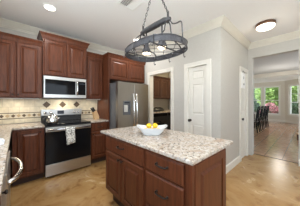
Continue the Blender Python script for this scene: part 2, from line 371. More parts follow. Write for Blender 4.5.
def panel_door(n, O, U, Wd, w, h, rows):
    O = Vector(O); U = Vector(U); Wd = Vector(Wd)
    a = MB(); t = .035; s = .075
    R = lambda i0, i1, z0, z1, d0, d1: [O + U * x + Vector((0, 0, z)) + Wd * d for x in (i0, i1) for z in (z0, z1) for d in (d0, d1)]
    fc = [(0, 1, 3, 2), (4, 6, 7, 5), (0, 4, 5, 1), (2, 3, 7, 6), (0, 2, 6, 4), (1, 5, 7, 3)]
    a.add(R(0, s, 0, h, 0, t), fc); a.add(R(w - s, w, 0, h, 0, t), fc)
    zs = [0] + [z for r in rows for z in r] + [h]
    for k in range(0, len(zs), 2): a.add(R(s, w - s, zs[k], zs[k + 1], 0, t), fc)
    for z0, z1 in rows:
        P = []
        for (i, d) in [(0, .004), (0, t - .016), (.012, t - .016), (.035, t - .005)]:
            P.append([O + U * (s + i) + Vector((0, 0, z0 + i)) + Wd * d, O + U * (w - s - i) + Vector((0, 0, z0 + i)) + Wd * d,
                      O + U * (w - s - i) + Vector((0, 0, z1 - i)) + Wd * d, O + U * (s + i) + Vector((0, 0, z1 - i)) + Wd * d])
        a.rings(P)
    return struct(a.build(f'door_{n}', 'trim', bevel=.002))
pd = panel_door(1, (XF + .055, PD1 - .014, .008), (0, -1, 0), (-1, 0, 0), PD1 - PD0 - .028, 2.012, [(.20, .86), (1.07, 1.66), (1.76, 1.93)])
k = MB().lathe((XF + .020, PD1 - .055, .945), [(.028, 0), (.028, .008), (.011, .014), (.011, .03), (.024, .038), (.030, .050), (.026, .062), (.001, .068)], (-1, 0, 0), 18)
k.build('door_knob', 'bronze', pd)
ed = panel_door(2, (ED0 + .014, YE + .050, .008), (1, 0, 0), (0, -1, 0), ED1 - ED0 - .028, 2.012, [(.20, .86), (1.07, 1.66), (1.76, 1.93)])
k = MB().lathe((ED0 + .065, YE + .015, .93), [(.03, 0), (.03, .008), (.012, .014), (.012, .03), (.026, .038), (.031, .050), (.026, .062), (.001, .068)], (0, -1, 0), 18)
k.build('door_knob', 'bronze', ed)
MB().lathe((ED0 + .065, YE + .015, 1.06), [(.026, 0), (.026, .010), (.02, .016), (.001, .018)], (0, -1, 0), 16).build('deadbolt', 'bronze', ed)

# backsplash with its decorative inlays (one tiled surface)
bs = MB(); Yt = YB - .008
bs.box(-.68, 1.52, Yt, YB, .925, 1.385, 0)
def diamond(x, z, r, m): bs.rings([[(x - r, y, z), (x, y, z - r), (x + r, y, z), (x, y, z + r)] for y in (Yt - .004, Yt)], m)
for x0, x1 in ((-.68, .372), (1.118, 1.52)):
    bs.box(x0, x1, Yt - .003, Yt, 1.005, 1.019, 1); bs.box(x0, x1, Yt - .003, Yt, 1.106, 1.12, 1)
    bs.box(x0, x1, Yt - .0015, Yt, 1.019, 1.106, 2)
    n = int((x1 - x0) / .075); 
    for k in range(n):
        x = x0 + .0375 + (x1 - x0 - .075) * k / max(1, n - 1)
        diamond(x, 1.062, .032, 3 if k % 2 == 0 else 4)
for x in (.46, .748, 1.033): diamond(x, 1.262, .070, 3)
struct(bs.build('wall_backsplash', ['travertine', 'rail_tile', 'travertine', 'diamond', 'diamond_tan']))

# ================================================================== cabinets
CAB_CR = lambda z0, z1: [(0, z0), (.012, z0), (.016, z0 + .012), (.030, z0 + (z1 - z0) * .55), (.048, z1 - .014), (.055, z1 - .010), (.055, z1), (0, z1)]
def wall_cabinet(label, x0, x1, yf, z0, zc, zt, splits, knobs, mat_='wood', back=YB, crown=True, side_crown=True, hw='bronze', pullbar=False):
    t = thing('wall_cabinet', label, 'cabinet', ((x0 + x1) / 2, (yf + back) / 2, z0), 'upper kitchen cabinets on the range wall' if mat_ == 'wood' else None)
    b = MB().box(x0, x1, yf, back - .001, z0, zc); b.build('cabinet_body', mat_, t, bevel=.002)
    if crown:
        MB().sweep([(x0, back - .001), (x0, yf), (x1, yf), (x1, back - .001)], CAB_CR(zc - .02, zt)).build('crown_molding', mat_, t)
    for (a, c), kx in zip(splits, knobs):
        d = MB().panel((a, yf, z0 + .012), (1, 0, 0), (0, -1, 0), c - a, zc - z0 - .035).build('door', mat_, t)
        if kx is not None: knob((kx, yf - .02, z0 + .06), (0, -1, 0), .013).build('knob', hw, d)
    return t
uc = wall_cabinet('tall reddish wood double-door wall cabinet left of the microwave', -.372, .352, 3.325, 1.385, 2.35, 2.425, [(-.36, -.018), (-.002, .340)], [-.045, .025])
wall_cabinet('raised wood double-door cabinet directly above the microwave', .356, 1.130, 3.27, 1.806, 2.50, 2.585, [(.37, .738), (.748, 1.116)], [None, None])
ud = wall_cabinet('narrow single-door wood wall cabinet between microwave and refrigerator', 1.134, 1.519, 3.325, 1.385, 2.35, 2.425, [(1.147, 1.506)], [1.18])
for c_, xa, xb in ((uc, -.33, .31), (ud, 1.17, 1.48)):
    MB().box(xa, xb, 3.37, 3.41, 1.372, 1.385).build('light_strip', 'white', c_)
    lamp('strip_light', 'AREA', ((xa + xb) / 2, 3.39, 1.370), UNDER_W * (xb - xa), (1, .88, .68), .25, c_)
# cabinet over the refrigerator: deeper
wall_cabinet('deep wood double-door cabinet above the refrigerator', 1.548, 2.60, 3.06, 1.835, 2.35, 2.425, [(1.562, 2.068), (2.080, 2.586)], [None, None])
tag(MB().box(1.521, 1.546, 3.03, YB - .009, 0, 2.35).build('side_panel', 'wood', bevel=.002), 'tall wood end panel beside the left side of the refrigerator', 'panel')

def base_cabinet(label, x0, x1, yf, z1, doors, drawers, group='lower kitchen cabinets on the range wall'):
    t = thing('base_cabinet', label, 'cabinet', ((x0 + x1) / 2, (yf + YB) / 2, 0), group)
    MB().box(x0, x1, yf, YB - .001, .11, z1).build('cabinet_body', 'wood', t, bevel=.002)
    MB().box(x0, x1, yf + .07, YB - .001, 0, .11).build('toe_kick', 'toe', t)
    for (a, c, za, zb, kx) in doors:
        d = MB().panel((a, yf, za), (1, 0, 0), (0, -1, 0), c - a, zb - za).build('door', 'wood', t)
        knob((kx, yf - .02, zb - .045), (0, -1, 0), .013).build('knob', 'bronze', d)
    for (a, c, za, zb) in drawers:
        d = MB().panel((a, yf, za), (1, 0, 0), (0, -1, 0), c - a, zb - za, fr=.03, raised=False).build('drawer', 'wood', t)
        xm = (a + c) / 2; zm = (za + zb) / 2
        pull((xm - .045, yf - .02, zm), (xm + .045, yf - .02, zm), (0, -1, 0)).build('handle', 'bronze', d)
    return t
CT = .885   # underside of the worktops
base_cabinet('wood base cabinet with one tall door, left of the range', -.045, .354, 3.055, CT, [(.005, .340, .13, .865, .300)], [])
base_cabinet('wood base cabinet with a drawer over a door, right of the range', 1.128, 1.519, 3.055, CT, [(1.142, 1.505, .13, .690, 1.18)], [(1.142, 1.505, .705, .865)])

# L-shaped worktop on the left, short worktop on the right
mb = MB()
def slab(mb, poly, z0, z1):
    n = len(poly); R = []
    cx = sum(p[0] for p in poly) / n; cy = sum(p[1] for p in poly) / n
    mb.rings([[(x, y, z) for x, y in poly] for z in (z0, z1)]); return mb
slab(mb, [(-.679, -1.2), (-.050, -1.2), (-.050, 3.02), (.355, 3.02), (.355, YB - .009), (-.679, YB - .009)], CT, .917)
tag(mb.build('worktop', 'granite', bevel=.006, seg=3), 'speckled granite worktop running along the left and up to the range', 'countertop')
tag(MB().box(1.127, 1.5205, 3.02, YB - .009, CT, .917).build('worktop', 'granite', bevel=.006, seg=3), 'short granite worktop between range and refrigerator', 'countertop')

# left run under the worktop: base cabinet and dishwasher
t = thing('base_cabinet', 'wood base cabinet in the left foreground under the granite, nearest the camera', 'cabinet', (-.36, .2, 0))
MB().box(-.679, -.085, -1.2, 1.245, .11, CT).build('cabinet_body', 'wood', t, bevel=.002)
MB().box(-.679, -.15, -1.2, 1.245, 0, .11).build('toe_kick', 'toe', t)
for a in (-1.17, -.69, -.21, .27, .75):
    d = MB().panel((-.085, a, .13), (0, 1, 0), (1, 0, 0), .46, .735).build('door', 'wood', t); knob((-.065, a + .42, .80), (1, 0, 0), .013).build('knob', 'bronze', d)
t = thing('base_cabinet', 'wood corner base cabinet beyond the dishwasher on the left', 'cabinet', (-.36, 2.5, 0))
MB().box(-.679, -.085, 1.868, 3.05, .11, CT).build('cabinet_body', 'wood', t, bevel=.002)
MB().box(-.679, -.15, 1.868, 3.05, 0, .11).build('toe_kick', 'toe', t)
d = MB().panel((-.085, 1.92, .13), (0, 1, 0), (1, 0, 0), .46, .735).build('door', 'wood', t); knob((-.065, 1.96, .82), (1, 0, 0), .013).build('knob', 'bronze', d)
t = thing('dishwasher', 'stainless dishwasher with a bowed bar handle at the left edge', 'dishwasher', (-.36, 1.59, 0))
MB().box(-.66, -.080, 1.250, 1.863, .02, .868).build('body', 'grey_side', t)
MB().box(-.080, -.040, 1.253, 1.860, .11, .870).build('door', 'steel', t, bevel=.006)
MB().box(-.10, -.080, 1.27, 1.84, 0.0, .10).build('kick_plate', 'black', t)
pts = []
for k in range(17):
    u = k / 16; pts.append((-.040 + .070 * math.sin(math.pi * u) ** .55, 1.29 + .55 * u, .80))
MB().tube(pts, .0145, 10).build('handle', 'chrome', t)

# ================================================================== range, microwave, refrigerator
RX0, RX1, RY = .360, 1.122, 3.0
t = thing('range', 'stainless electric range with black glass oven door', 'stove', ((RX0 + RX1) / 2, 3.3, 0))
MB().box(RX0 + .004, RX1 - .004, RY + .045, YB - .012, .03, .90).build('body', 'grey_side', t)
for x in (RX0 + .05, RX1 - .05):
    for y in (RY + .1, YB - .1): MB().lathe((x, y, 0), [(.018, 0), (.018, .01), (.012, .014), (.012, .031)], n=12).build('leg', 'black', t)
MB().box(RX0 + .002, RX1 - .002, RY, RY + .045, .04, .235).build('storage_drawer', 'steel', t, bevel=.005)
d = MB().box(RX0 + .002, RX1 - .002, RY, RY + .045, .243, .798); d = d.build('oven_door', 'glass_black', t, bevel=.005)
MB().box(RX0 + .10, RX1 - .10, RY - .002, RY, .33, .66).build('oven_window', 'glass_black', d)
MB().box(RX0 + .002, RX1 - .002, RY, RY + .045, .800, .878).build('front_panel', 'steel', t, bevel=.004)
hb = MB().tube([(RX0 + .03, RY - .045, .838), (RX1 - .03, RY - .045, .838)], .016, 12)
for x in (RX0 + .06, RX1 - .06): hb.tube([(x, RY, .838), (x, RY - .045, .838)], .011, 10)
hb.build('oven_handle', 'chrome', t)
MB().box(RX0, RX1, RY + .005, YB - .07, .900, .925).build('cooktop', 'glass_black', t, bevel=.004)
MB().box(RX0 + .004, RX1 - .004, RY + .003, RY + .04, .879, .900).build('cooktop_rim', 'black', t)
for (x, y, r) in ((.55, 3.17, .10), (.93, 3.17, .115), (.55, 3.42, .075), (.93, 3.42, .08)):
    pts = [(x + r * math.cos(a * math.pi / 16), y + r * math.sin(a * math.pi / 16), .9255) for a in range(32)]
    MB().tube(pts, .0012, 4, closed=True).build('burner_ring', 'iron_grey', t)
MB().box(RX0 + .005, RX1 - .005, YB - .069, YB - .012, .925, 1.035).build('backguard', 'black', t, bevel=.004)
p = MB().box(RX0, RX1, YB - .095, YB - .012, 1.035, 1.165).build('control_panel', 'steel', t, bevel=.006)
yk = YB - .095
for x in (.425, .515, .96, 1.05): MB().lathe((x, yk, 1.10), [(.026, 0), (.026, .006), (.020, .009), (.018, .026), (.001, .028)], (0, -1, 0), 18).build('knob', 'chrome', p)
MB().box(.635, .755, yk - .003, yk, 1.065, 1.138).build('display', 'display', p)

t = thing('microwave', 'stainless over-range microwave with black window and vertical handle', 'microwave', (.74, 3.46, 1.395))
MB().box(.368, 1.118, 3.30, YB - .009, 1.395, 1.804).build('body', 'grey_side', t)
fr = MB(); Y0, Y1 = 3.262, 3.30; X0, X1 = .368, 1.118
fr.box(X0, X1, Y0, Y1, 1.742, 1.802); fr.box(X0, X1, Y0, Y1, 1.40, 1.462); fr.box(X0, X0 + .022, Y0, Y1, 1.462, 1.742)
fr.box(X1 - .012, X1, Y0, Y1, 1.462, 1.742); fr.box(.905, .955, Y0, Y1, 1.462, 1.742)
d = fr.build('door_frame', 'steel', t, bevel=.003)
MB().box(X0 + .022, .905, Y0 + .006, Y1, 1.462, 1.742).build('window', 'glass_black', d)
c = MB().box(.955, X1 - .012, Y0 + .004, Y1, 1.462, 1.742).build('control_panel', 'glass_black', t)
MB().box(.975, 1.085, Y0 + .001, Y0 + .004, 1.68, 1.72).build('display', 'display', c)
hp = [(.93, Y0, 1.455), (.93, Y0 - .03, 1.47), (.93, Y0 - .045, 1.53), (.93, Y0 - .05, 1.60), (.93, Y0 - .045, 1.67), (.93, Y0 - .03, 1.73), (.93, Y0, 1.745)]
MB().tube(hp, .013, 10).build('handle', 'chrome', d)
MB().box(.40, 1.09, 3.32, 3.60, 1.388, 1.395).build('vent_grille', 'black', t)
lamp('hood_light', 'AREA', (.74, 3.42, 1.384), UNDER_W * .9, (1, .88, .68), .12, t)

FX0, FX1, FY = 1.562, 2.420, 2.70
t = thing('refrigerator', 'side-by-side stainless refrigerator with ice and water dispenser', 'refrigerator', ((FX0 + FX1) / 2, 3.15, 0))
MB().box(FX0 + .004, FX1 - .004, 2.785, 3.62, .03, 1.735).build('body', 'grey_side', t, bevel=.006)
MB().box(FX0 + .02, FX1 - .02, 2.80, 2.9, 0, .06).build('kick_grille', 'black', t)
mid = 1.985
mbd = MB(); D0, D1, Z0, Z1 = 1.690, 1.888, 1.035, 1.342      # dispenser opening cut out of the freezer door
wallpieces(mbd, 'y', FY, 2.778, FX0, mid - .003, .07, 1.752, [(D0, D1, Z0, Z1)])
fd = mbd.build('freezer_door', 'steel_v', t)
dp = MB().box(D0, D1, 2.755, 2.778, Z0, Z1); dp.box(D0, D1, FY - .004, 2.755, Z1 - .075, Z1); dp.box(D0, D0 + .012, FY - .004, 2.755, Z0, Z1 - .075)
dp.box(D1 - .012, D1, FY - .004, 2.755, Z0, Z1 - .075); dp.box(D0 + .012, D1 - .012, FY - .010, 2.755, Z0, Z0 + .018)
dd = dp.build('dispenser', 'grey_side', fd)
MB().box(D0 + .05, D1 - .05, 2.735, 2.755, Z0 + .06, Z1 - .09).build('paddle', 'chrome', dd)
MB().box(D0 + .03, D1 - .03, FY - .006, FY - .004, Z1 - .055, Z1 - .02).build('display', 'display', dd)
rd = MB().box(mid + .003, FX1, FY, 2.778, .07, 1.752).build('refrigerator_door', 'steel_v', t, bevel=.008)
for x, par, nm in ((mid - .040, fd, 'handle'), (mid + .040, rd, 'handle')):
    pts = [(x, FY, .72), (x, FY - .045, .74), (x, FY - .062, .95), (x, FY - .066, 1.10), (x, FY - .062, 1.28), (x, FY - .045, 1.49), (x, FY, 1.51)]
    MB().tube(pts, .017, 10).build(nm, 'chrome', par)
for x in (FX0 + .06, FX1 - .06): MB().box(x - .03, x + .03, 2.72, 2.84, 1.736, 1.765).build('hinge_cover', 'grey_side', t, bevel=.004)

# ================================================================== island
IX0, IX1, IY0, IY1, IB = .888, 1.470, .547, 1.838, .165
def island_unit(label, y0, y1):
    t = thing('island_cabinet', label, 'cabinet', ((IX0 + IX1) / 2, (y0 + y1) / 2, 0), 'the two cabinet units of the kitchen island')
    MB().box(IX0, IX1, y0, y1, IB, CT + .003).build('cabinet_body', 'wood', t, bevel=.002)
    MB().box(IX0 + .075, IX1 - .03, y0 + (.06 if y0 < .6 else 0), y1 - (.05 if y1 > 1.8 else 0), 0, IB).build('toe_kick', 'toe', t)
    return t
def ifront(t, nm, y0, y1, z0, z1, raised, kind, ky=None):
    d = MB().panel((IX0, y1, z0), (0, -1, 0), (-1, 0, 0), y1 - y0, z1 - z0, raised=raised, fr=.055).build(nm, 'wood', t)
    ym = (y0 + y1) / 2
    if kind == 'pull':
        zm = min((z0 + z1) / 2 + .02, z1 - .065); pull((IX0 - .02, ym + .058, zm), (IX0 - .02, ym - .058, zm), (-1, 0, 0), .006).build('handle', 'bronze', d)
    else:
        knob((IX0 - .02, ky, z1 - .035), (-1, 0, 0), .015).build('knob', 'bronze', d)
t = island_unit('island cabinet with a wide drawer above two raised-panel doors', 1.024, IY1)
ifront(t, 'drawer', 1.045, 1.815, .705, .865, False, 'pull')
ifront(t, 'door', 1.434, 1.815, IB + .012, .690, True, 'knob', 1.46)
ifront(t, 'door', 1.045, 1.424, IB + .012, .690, True, 'knob', 1.395)
t = island_unit('island cabinet with a stack of three wide drawers at the near end', IY0, 1.022)
ifront(t, 'drawer', .600, 1.008, .705, .865, False, 'pull')
ifront(t, 'drawer', .600, 1.008, .405, .690, False, 'pull')
ifront(t, 'drawer', .600, 1.008, IB + .012, .392, False, 'pull')
ep = MB().panel((IX0 + .02, IY0, IB + .005), (1, 0, 0), (0, -1, 0), IX1 - IX0 - .02, .71, t=.018, fr=.075).build('end_panel', 'wood', t)
MB().box(IX0 - .012, IX0 + .018, IY0 - .012, IY0 + .026, IB, CT + .003).build('corner_post', 'wood', t, bevel=.004)
mb = slab(MB(), [(.858, .517), (1.625, .517), (1.625, 1.952), (.858, 1.952)], CT + .003, .920)
tag(mb.build('island_worktop', 'granite', bevel=.008, seg=3), 'thick speckled granite slab on top of the kitchen island', 'countertop')

# bowl of lemons
c = Vector((1.225, 1.297, .9205)); U = Vector((.737, -.676, 0)); V = Vector((.676, .737, 0))
def bowl_ring(a, b, z, lift=0, n=40, e=4.0):
    R = []
    for k in range(n):
        g = 2 * math.pi * k / n; cx = math.copysign(abs(math.cos(g)) ** (2 / e), math.cos(g)); sy = math.copysign(abs(math.sin(g)) ** (2 / e), math.sin(g))
        R.append(c + U * a * cx + V * b * sy + Vector((0, 0, z + lift * abs(cx) ** 3)))
    return R
mb = MB().rings([bowl_ring(.092, .062, 0), bowl_ring(.098, .066, .004), bowl_ring(.125, .082, .032, .004), bowl_ring(.156, .102, .066, .014), bowl_ring(.184, .118, .084, .024), bowl_ring(.186, .119, .088, .024),
                 bowl_ring(.178, .113, .086, .024), bowl_ring(.150, .096, .066, .012), bowl_ring(.118, .077, .034), bowl_ring(.088, .058, .010)], smooth=True)
tag(mb.build('bowl', 'porcelain'), 'white flared rectangular bowl holding lemons on the island', 'bowl')
def lemon_mesh():
    mb = MB(); prof = [(.001, -.044), (.007, -.040), (.013, -.035), (.024, -.026), (.031, -.012), (.033, 0), (.031, .012), (.024, .026), (.013, .034), (.008, .040), (.001, .043)]
    mb.lathe((0, 0, 0), prof, (1, 0, 0), 18); return mb
lem = [(-.078, .0, .047, .83, 0), (.0, .0, .046, .83, 0), (.078, .0, .047, .83, 0), (-.039, -.006, .104, .5, .05), (.037, .002, .104, 1.2, -.05)]
first = None
LL = ['lemon at the left end in the bottom of the white bowl', 'lemon in the middle of the bottom of the white bowl', 'lemon at the right end in the bottom of the white bowl',
      'left one of the two lemons on top in the white bowl', 'right one of the two lemons on top in the white bowl']
for (a, b, z, r, tl), lb in zip(lem, LL):
    if first is None:
        o = first = lemon_mesh().build('lemon', 'lemon')
    else:
        o = first.copy(); COL.objects.link(o)
    o.location = c + U * a + V * b + Vector((0, 0, z)); o.rotation_euler = (0, tl, r)
    tag(o, lb, 'lemon', 'lemons in the white bowl')
# origin of the source mesh sits at its lowest point: recentre
for v in first.data.vertices: v.co.z -= .033

# ================================================================== pot rack
RC = Vector((1.220, 1.250, 1.900)); RA, RB, RH = .398, .282, .060
t = thing('pot_rack', 'oval grey iron pot rack with two lamps hanging on chains above the island', 'pot rack', RC)
def oval(a, b, z, n=72, e=2.4):
    return [(RC.x + b * math.copysign(abs(math.cos(g)) ** (2 / e), math.cos(g)), RC.y + a * math.copysign(abs(math.sin(g)) ** (2 / e), math.sin(g)), z) for g in [2 * math.pi * k / n for k in range(n)]]
z0, z1 = RC.z, RC.z + RH
mb = MB()
rs = [oval(RA, RB, z0), oval(RA, RB, z1), oval(RA - .007, RB - .007, z1), oval(RA - .007, RB - .007, z0)]
mb.rings(rs + [rs[0]], cap=False, smooth=False); mb.tube(oval(RA, RB, z1), .006, 6, closed=True); mb.tube(oval(RA, RB, z0), .006, 6, closed=True)
mb.build('rim', 'iron_grey', t)
g = MB()
def inside(x, y): return (abs((x - RC.x) / (RB - .004)) ** 2.4 + abs((y - RC.y) / (RA - .004)) ** 2.4) <= 1
for sgn in (1, -1):
    for k in range(-7, 8):
        off = k * .11; pts = []
        for i in range(-120, 121):
            s = i * .006; x = RC.x + s * .7071 + off * .7071 * -sgn; y = RC.y + s * .7071 * sgn + off * .7071
            if inside(x, y): pts.append((x, y, z0 + .012 + (.004 if sgn > 0 else 0)))
        if len(pts) > 4: g.tube([pts[0], pts[-1]], .0032, 6)
g.build('wire_grid', 'iron_grey', t)
for sy in (-1, 1):                                      # cross straps under the beam
    y = RC.y + sy * .20
    MB().box(RC.x - RB * .97, RC.x + RB * .97, y - .010, y + .010, z0 + .004, z0 + .010).build('strap', 'iron_grey', t)
for (sx, yy) in ((1, .26), (1, .02), (1, -.24), (-1, .26), (-1, .02), (-1, -.24)):
    xx = RC.x + sx * (RB * (1 - abs(yy / RA) ** 2.4) ** (1 / 2.4))
    pts = [(xx - sx * .004, RC.y + yy, z1 + .004), (xx + sx * .008, RC.y + yy, z1 + .006), (xx + sx * .011, RC.y + yy, z0), (xx + sx * .011, RC.y + yy, z0 - .030),
           (xx + sx * .020, RC.y + yy, z0 - .046), (xx + sx * .034, RC.y + yy, z0 - .044), (xx + sx * .040, RC.y + yy, z0 - .030)]
    MB().tube(pts, .0048, 7).build('hook', 'iron', t)
bz = 2.225
bm_ = MB().tube([(RC.x, 1.005, bz - .012), (RC.x, 1.04, bz - .01), (RC.x, 1.09, bz), (RC.x, 1.25, bz), (RC.x, 1.42, bz), (RC.x, 1.46, bz), (RC.x, 1.50, bz)], [.018, .026, .034, .036, .034, .026, .018], 12)
bm_.build('center_beam', 'iron', t)
for y in (1.04, 1.46):
    MB().tube([(RC.x, y, bz - .05), (RC.x, y, bz + .075)], [.010, .012], 8).build('post', 'iron', t)
    for sx in (-1, 1):
        MB().tube([(RC.x + sx * .012, y, bz - .02), (RC.x + sx * .04, y, bz - .06), (RC.x + sx * .055, y, bz - .14), (RC.x + sx * .12, y, z1 + .05), (RC.x + sx * .20, y, z1 + .03), (RC.x + sx * (RB * (1 - abs((y - RC.y) / RA) ** 2.4) ** (1 / 2.4)), y, z1 - .01)], .007, 7).build('scroll_arm', 'iron', t)
for sg, ye in ((-1, 1.02), (1, 1.49)):
    e = RC.y + sg * RA
    pts = []
    P = [(ye, bz - .01), (ye + sg * .04, bz - .075), (ye + sg * .10, bz - .095), (ye + sg * .145, bz - .095), (e - sg * .005, bz - .13), (e + sg * .004, z1 - .01), (e + sg * .006, z0 + .01)]
    if sg > 0: P = [(ye, bz - .01), (ye + .05, bz - .02), (ye + .11, bz - .03), (ye + .155, bz - .075), (e + .006, bz - .16), (e + .008, z1 + .01), (e + .006, z0 + .01)]
    for i in range(len(P) - 1):
        for k in range(5):
            u = k / 5; p0 = P[max(i - 1, 0)]; p1 = P[i]; p2 = P[i + 1]; p3 = P[min(i + 2, len(P) - 1)]
            q = [.5 * (2 * p1[j] + (p2[j] - p0[j]) * u + (2 * p0[j] - 5 * p1[j] + 4 * p2[j] - p3[j]) * u * u + (-p0[j] + 3 * p1[j] - 3 * p2[j] + p3[j]) * u ** 3) for j in (0, 1)]
            pts.append((RC.x, q[0], q[1]))
    pts.append((RC.x, *P[-1]))
    MB().tube(pts, .0065, 7).build('scroll_arm', 'iron', t)
hookp = Vector((RC.x, 1.247, H - .03))
for y in (1.04, 1.46):                                   # chains up to the ceiling plate
    a = Vector((RC.x, y, bz + .07)); n = 15; mb = MB(); d = (hookp - a); L_ = d.length / n; dn = d.normalized()
    s1 = dn.orthogonal().normalized(); s2 = dn.cross(s1)
    for k in range(n):
        cc = a + d * ((k + .5) / n); s = s1 if k % 2 else s2
        mb.tube([cc + dn * (L_ * .62) * math.cos(w) + s * .0095 * math.sin(w) for w in [2 * math.pi * i / 12 for i in range(12)]], .0036, 6, closed=True)
    mb.build('chain', 'iron', t)
MB().lathe((RC.x, 1.247, H), [(.06, 0), (.06, .012), (.03, .026), (.008, .034), (.008, .05), (.001, .052)], (0, 0, -1), 24).build('ceiling_plate', 'iron', t)
for y in (1.127, 1.394):
    MB().tube([(RC.x, y, bz - .02), (RC.x, y, 2.06)], .009, 8).build('lamp_stem', 'iron', t)
    s = MB().lathe((RC.x, y, 1.938), [(.058, 0), (.060, .004), (.050, .035), (.034, .075), (.026, .10), (.026, .13), (.012, .142), (.001, .143)], n=24)
    sh = s.build('lamp_shade', 'iron_grey', t)
    MB().lathe((RC.x, y, 1.936), [(.050, 0), (.048, -.010), (.030, -.020), (.001, -.023)], n=20).build('bulb', 'lamp_bulb', sh)
    lamp('rack_lamp', 'SPOT', (RC.x, y, 1.905), RACK_W * 4, (1, .85, .62), .04, t, math.radians(140))

# ================================================================== ceiling fixtures
def recessed(loc):
    t = thing('recessed_light', 'x', 'ceiling light', loc, 'recessed ceiling lights')
    x, y, z = loc
    mb = MB()
    n = 32; R = [[(x + r * math.cos(2 * math.pi * k / n), y + r * math.sin(2 * math.pi * k / n), z + h) for k in range(n)] for r, h in ((.072, 0), (.095, 0), (.095, -.004), (.088, -.008), (.072, -.008), (.072, 0))]
    mb.rings(R, cap=False, smooth=False); mb.build('trim_ring', 'white', t)
    MB().lathe((x, y, z), [(.072, 0), (.070, .005), (.001, .007)], (0, 0, -1), 28).build('lens', 'lamp_can', t)
    return t
r0 = recessed((.381, 2.677, H)); r0['label'] = 'round white recessed ceiling light above the range'
dup(r0, (2.063, 2.712, H), 'round white recessed ceiling light seen through the pot rack arms, near the refrigerator')
for (x, y) in ((.381, 2.677), (2.063, 2.712), (.38, .9), (2.06, .3), (.38, -.9), (2.06, -1.2)):
    lamp('can_light', 'AREA', (x, y, H - .012), CAN_W, (1, .98, .94), .13)
t = thing('flush_light', 'round flush ceiling light with brown rim near the dining opening', 'ceiling light', (3.385, .54, H))
MB().lathe((3.385, .54, H), [(.150, 0), (.152, .045), (.146, .052), (.001, .053)], (0, 0, -1), 36).build('base_rim', 'brown_metal', t)
MB().lathe((3.385, .54, H - .05), [(.143, 0), (.140, .018), (.118, .040), (.07, .056), (.001, .062)], (0, 0, -1), 36).build('glass_dome', 'lamp_flush', t)
lamp('flush_lamp', 'POINT', (3.385, .54, H - .17), FLUSH_W, (1, .90, .74), .1, t)
VX0, VX1, VY0, VY1 = 1.085, 1.370, 1.600, 1.890
t = thing('ceiling_vent', 'square white louvred air vent in the ceiling near the pot rack chains', 'vent', ((VX0 + VX1) / 2, (VY0 + VY1) / 2, H))
fr = MB(); w = .028
for b in ((VX0, VX1, VY0, VY0 + w), (VX0, VX1, VY1 - w, VY1), (VX0, VX0 + w, VY0 + w, VY1 - w), (VX1 - w, VX1, VY0 + w, VY1 - w)): fr.box(*b, H - .009, H)
fr.build('frame', 'white', t, bevel=.003)
MB().box(VX0 + w, VX1 - w, VY0 + w, VY1 - w, H - .002, H).build('backing', 'grey_side', t)
lv = MB(); xm = (VX0 + VX1) / 2
for k in range(9):                                       # slats towards the range throw one way, the rest the other
    y = VY0 + w + .012 + k * .0255
    for xa, xb, tilt in ((VX0 + w, xm - .004, 1), (xm + .004, VX1 - w, -1)):
        lv.rings([[(x, y - .008 * tilt, H - .010), (x, y + .010 * tilt, H - .003), (x, y + .0115 * tilt, H - .0042), (x, y - .0065 * tilt, H - .0112)] for x in (xa, xb)])
lv.box(xm - .004, xm + .004, VY0 + w, VY1 - w, H - .011, H - .002)
lv.build('louvres', 'white', t)

# ================================================================== small things in the kitchen
# towel draped over the oven handle
mb = MB(); hx0, hx1 = .655, .800; prof = []
path = [(RY - .022, .70), (RY - .023, .78), (RY - .026, .838), (RY - .034, .857), (RY - .047, .862), (RY - .060, .857), (RY - .068, .838), (RY - .069, .78), (RY - .070, .72), (RY - .071, .66), (RY - .072, .60), (RY - .073, .555)]
nx = 14; vs = []; fs = []
for i, (y, z) in enumerate(path):
    amp = .006 * max(0, (.86 - z) / .25) * (1 if i > 5 else .3)
    for k in range(nx + 1):
        u = k / nx; taper = .012 * max(0, (.86 - z) / .28)
        x = hx0 + taper * .5 + (hx1 - hx0 - taper * .2) * u + .012 * max(0, (.84 - z))
        vs.append((x, y - amp * math.sin(u * 9.5) - amp * .3, z + (.030 * u - .012 if i == len(path) - 1 else 0)))
for i in range(len(path) - 1):
    for k in range(nx): a = i * (nx + 1) + k; fs.append((a, a + 1, a + nx + 2, a + nx + 1))
mb.add(vs, fs, 0, True); o = mb.build('towel', 'cloth'); sm = o.modifiers.new('thick', 'SOLIDIFY'); sm.thickness = .004; sm.offset = 0
tag(o, 'grey and white patterned dish towel hanging over the oven handle', 'towel')
# kettle
kx, ky, kz = .490, 3.18, .9255
t = thing('tea_kettle', 'silver tea kettle with black handle on the left of the cooktop', 'kettle', (kx, ky, kz))
MB().lathe((kx, ky, kz), [(.080, 0), (.088, .006), (.092, .03), (.089, .075), (.078, .115), (.058, .145), (.036, .158)], n=28).build('body', 'chrome', t)
l = MB().lathe((kx, ky, kz + .158), [(.038, 0), (.036, .006), (.015, .014), (.001, .016)], n=20).build('lid', 'chrome', t)
MB().lathe((kx, ky, kz + .172), [(.006, 0), (.012, .008), (.010, .018), (.001, .021)], n=12).build('lid_knob', 'black', l)
MB().tube([(kx + .05, ky - .06, kz + .06), (kx + .075, ky - .09, kz + .085), (kx + .088, ky - .108, kz + .112)], [.016, .012, .010], 10).build('spout', 'chrome', t)
MB().tube([(kx - .072, ky - .02, kz + .105), (kx - .105, ky - .03, kz + .115), (kx - .130, ky - .035, kz + .095), (kx - .136, ky - .035, kz + .06), (kx - .115, ky - .03, kz + .028), (kx - .082, ky - .02, kz + .03)], [.013, .017, .019, .019, .017, .012], 10).build('handle', 'black', t)
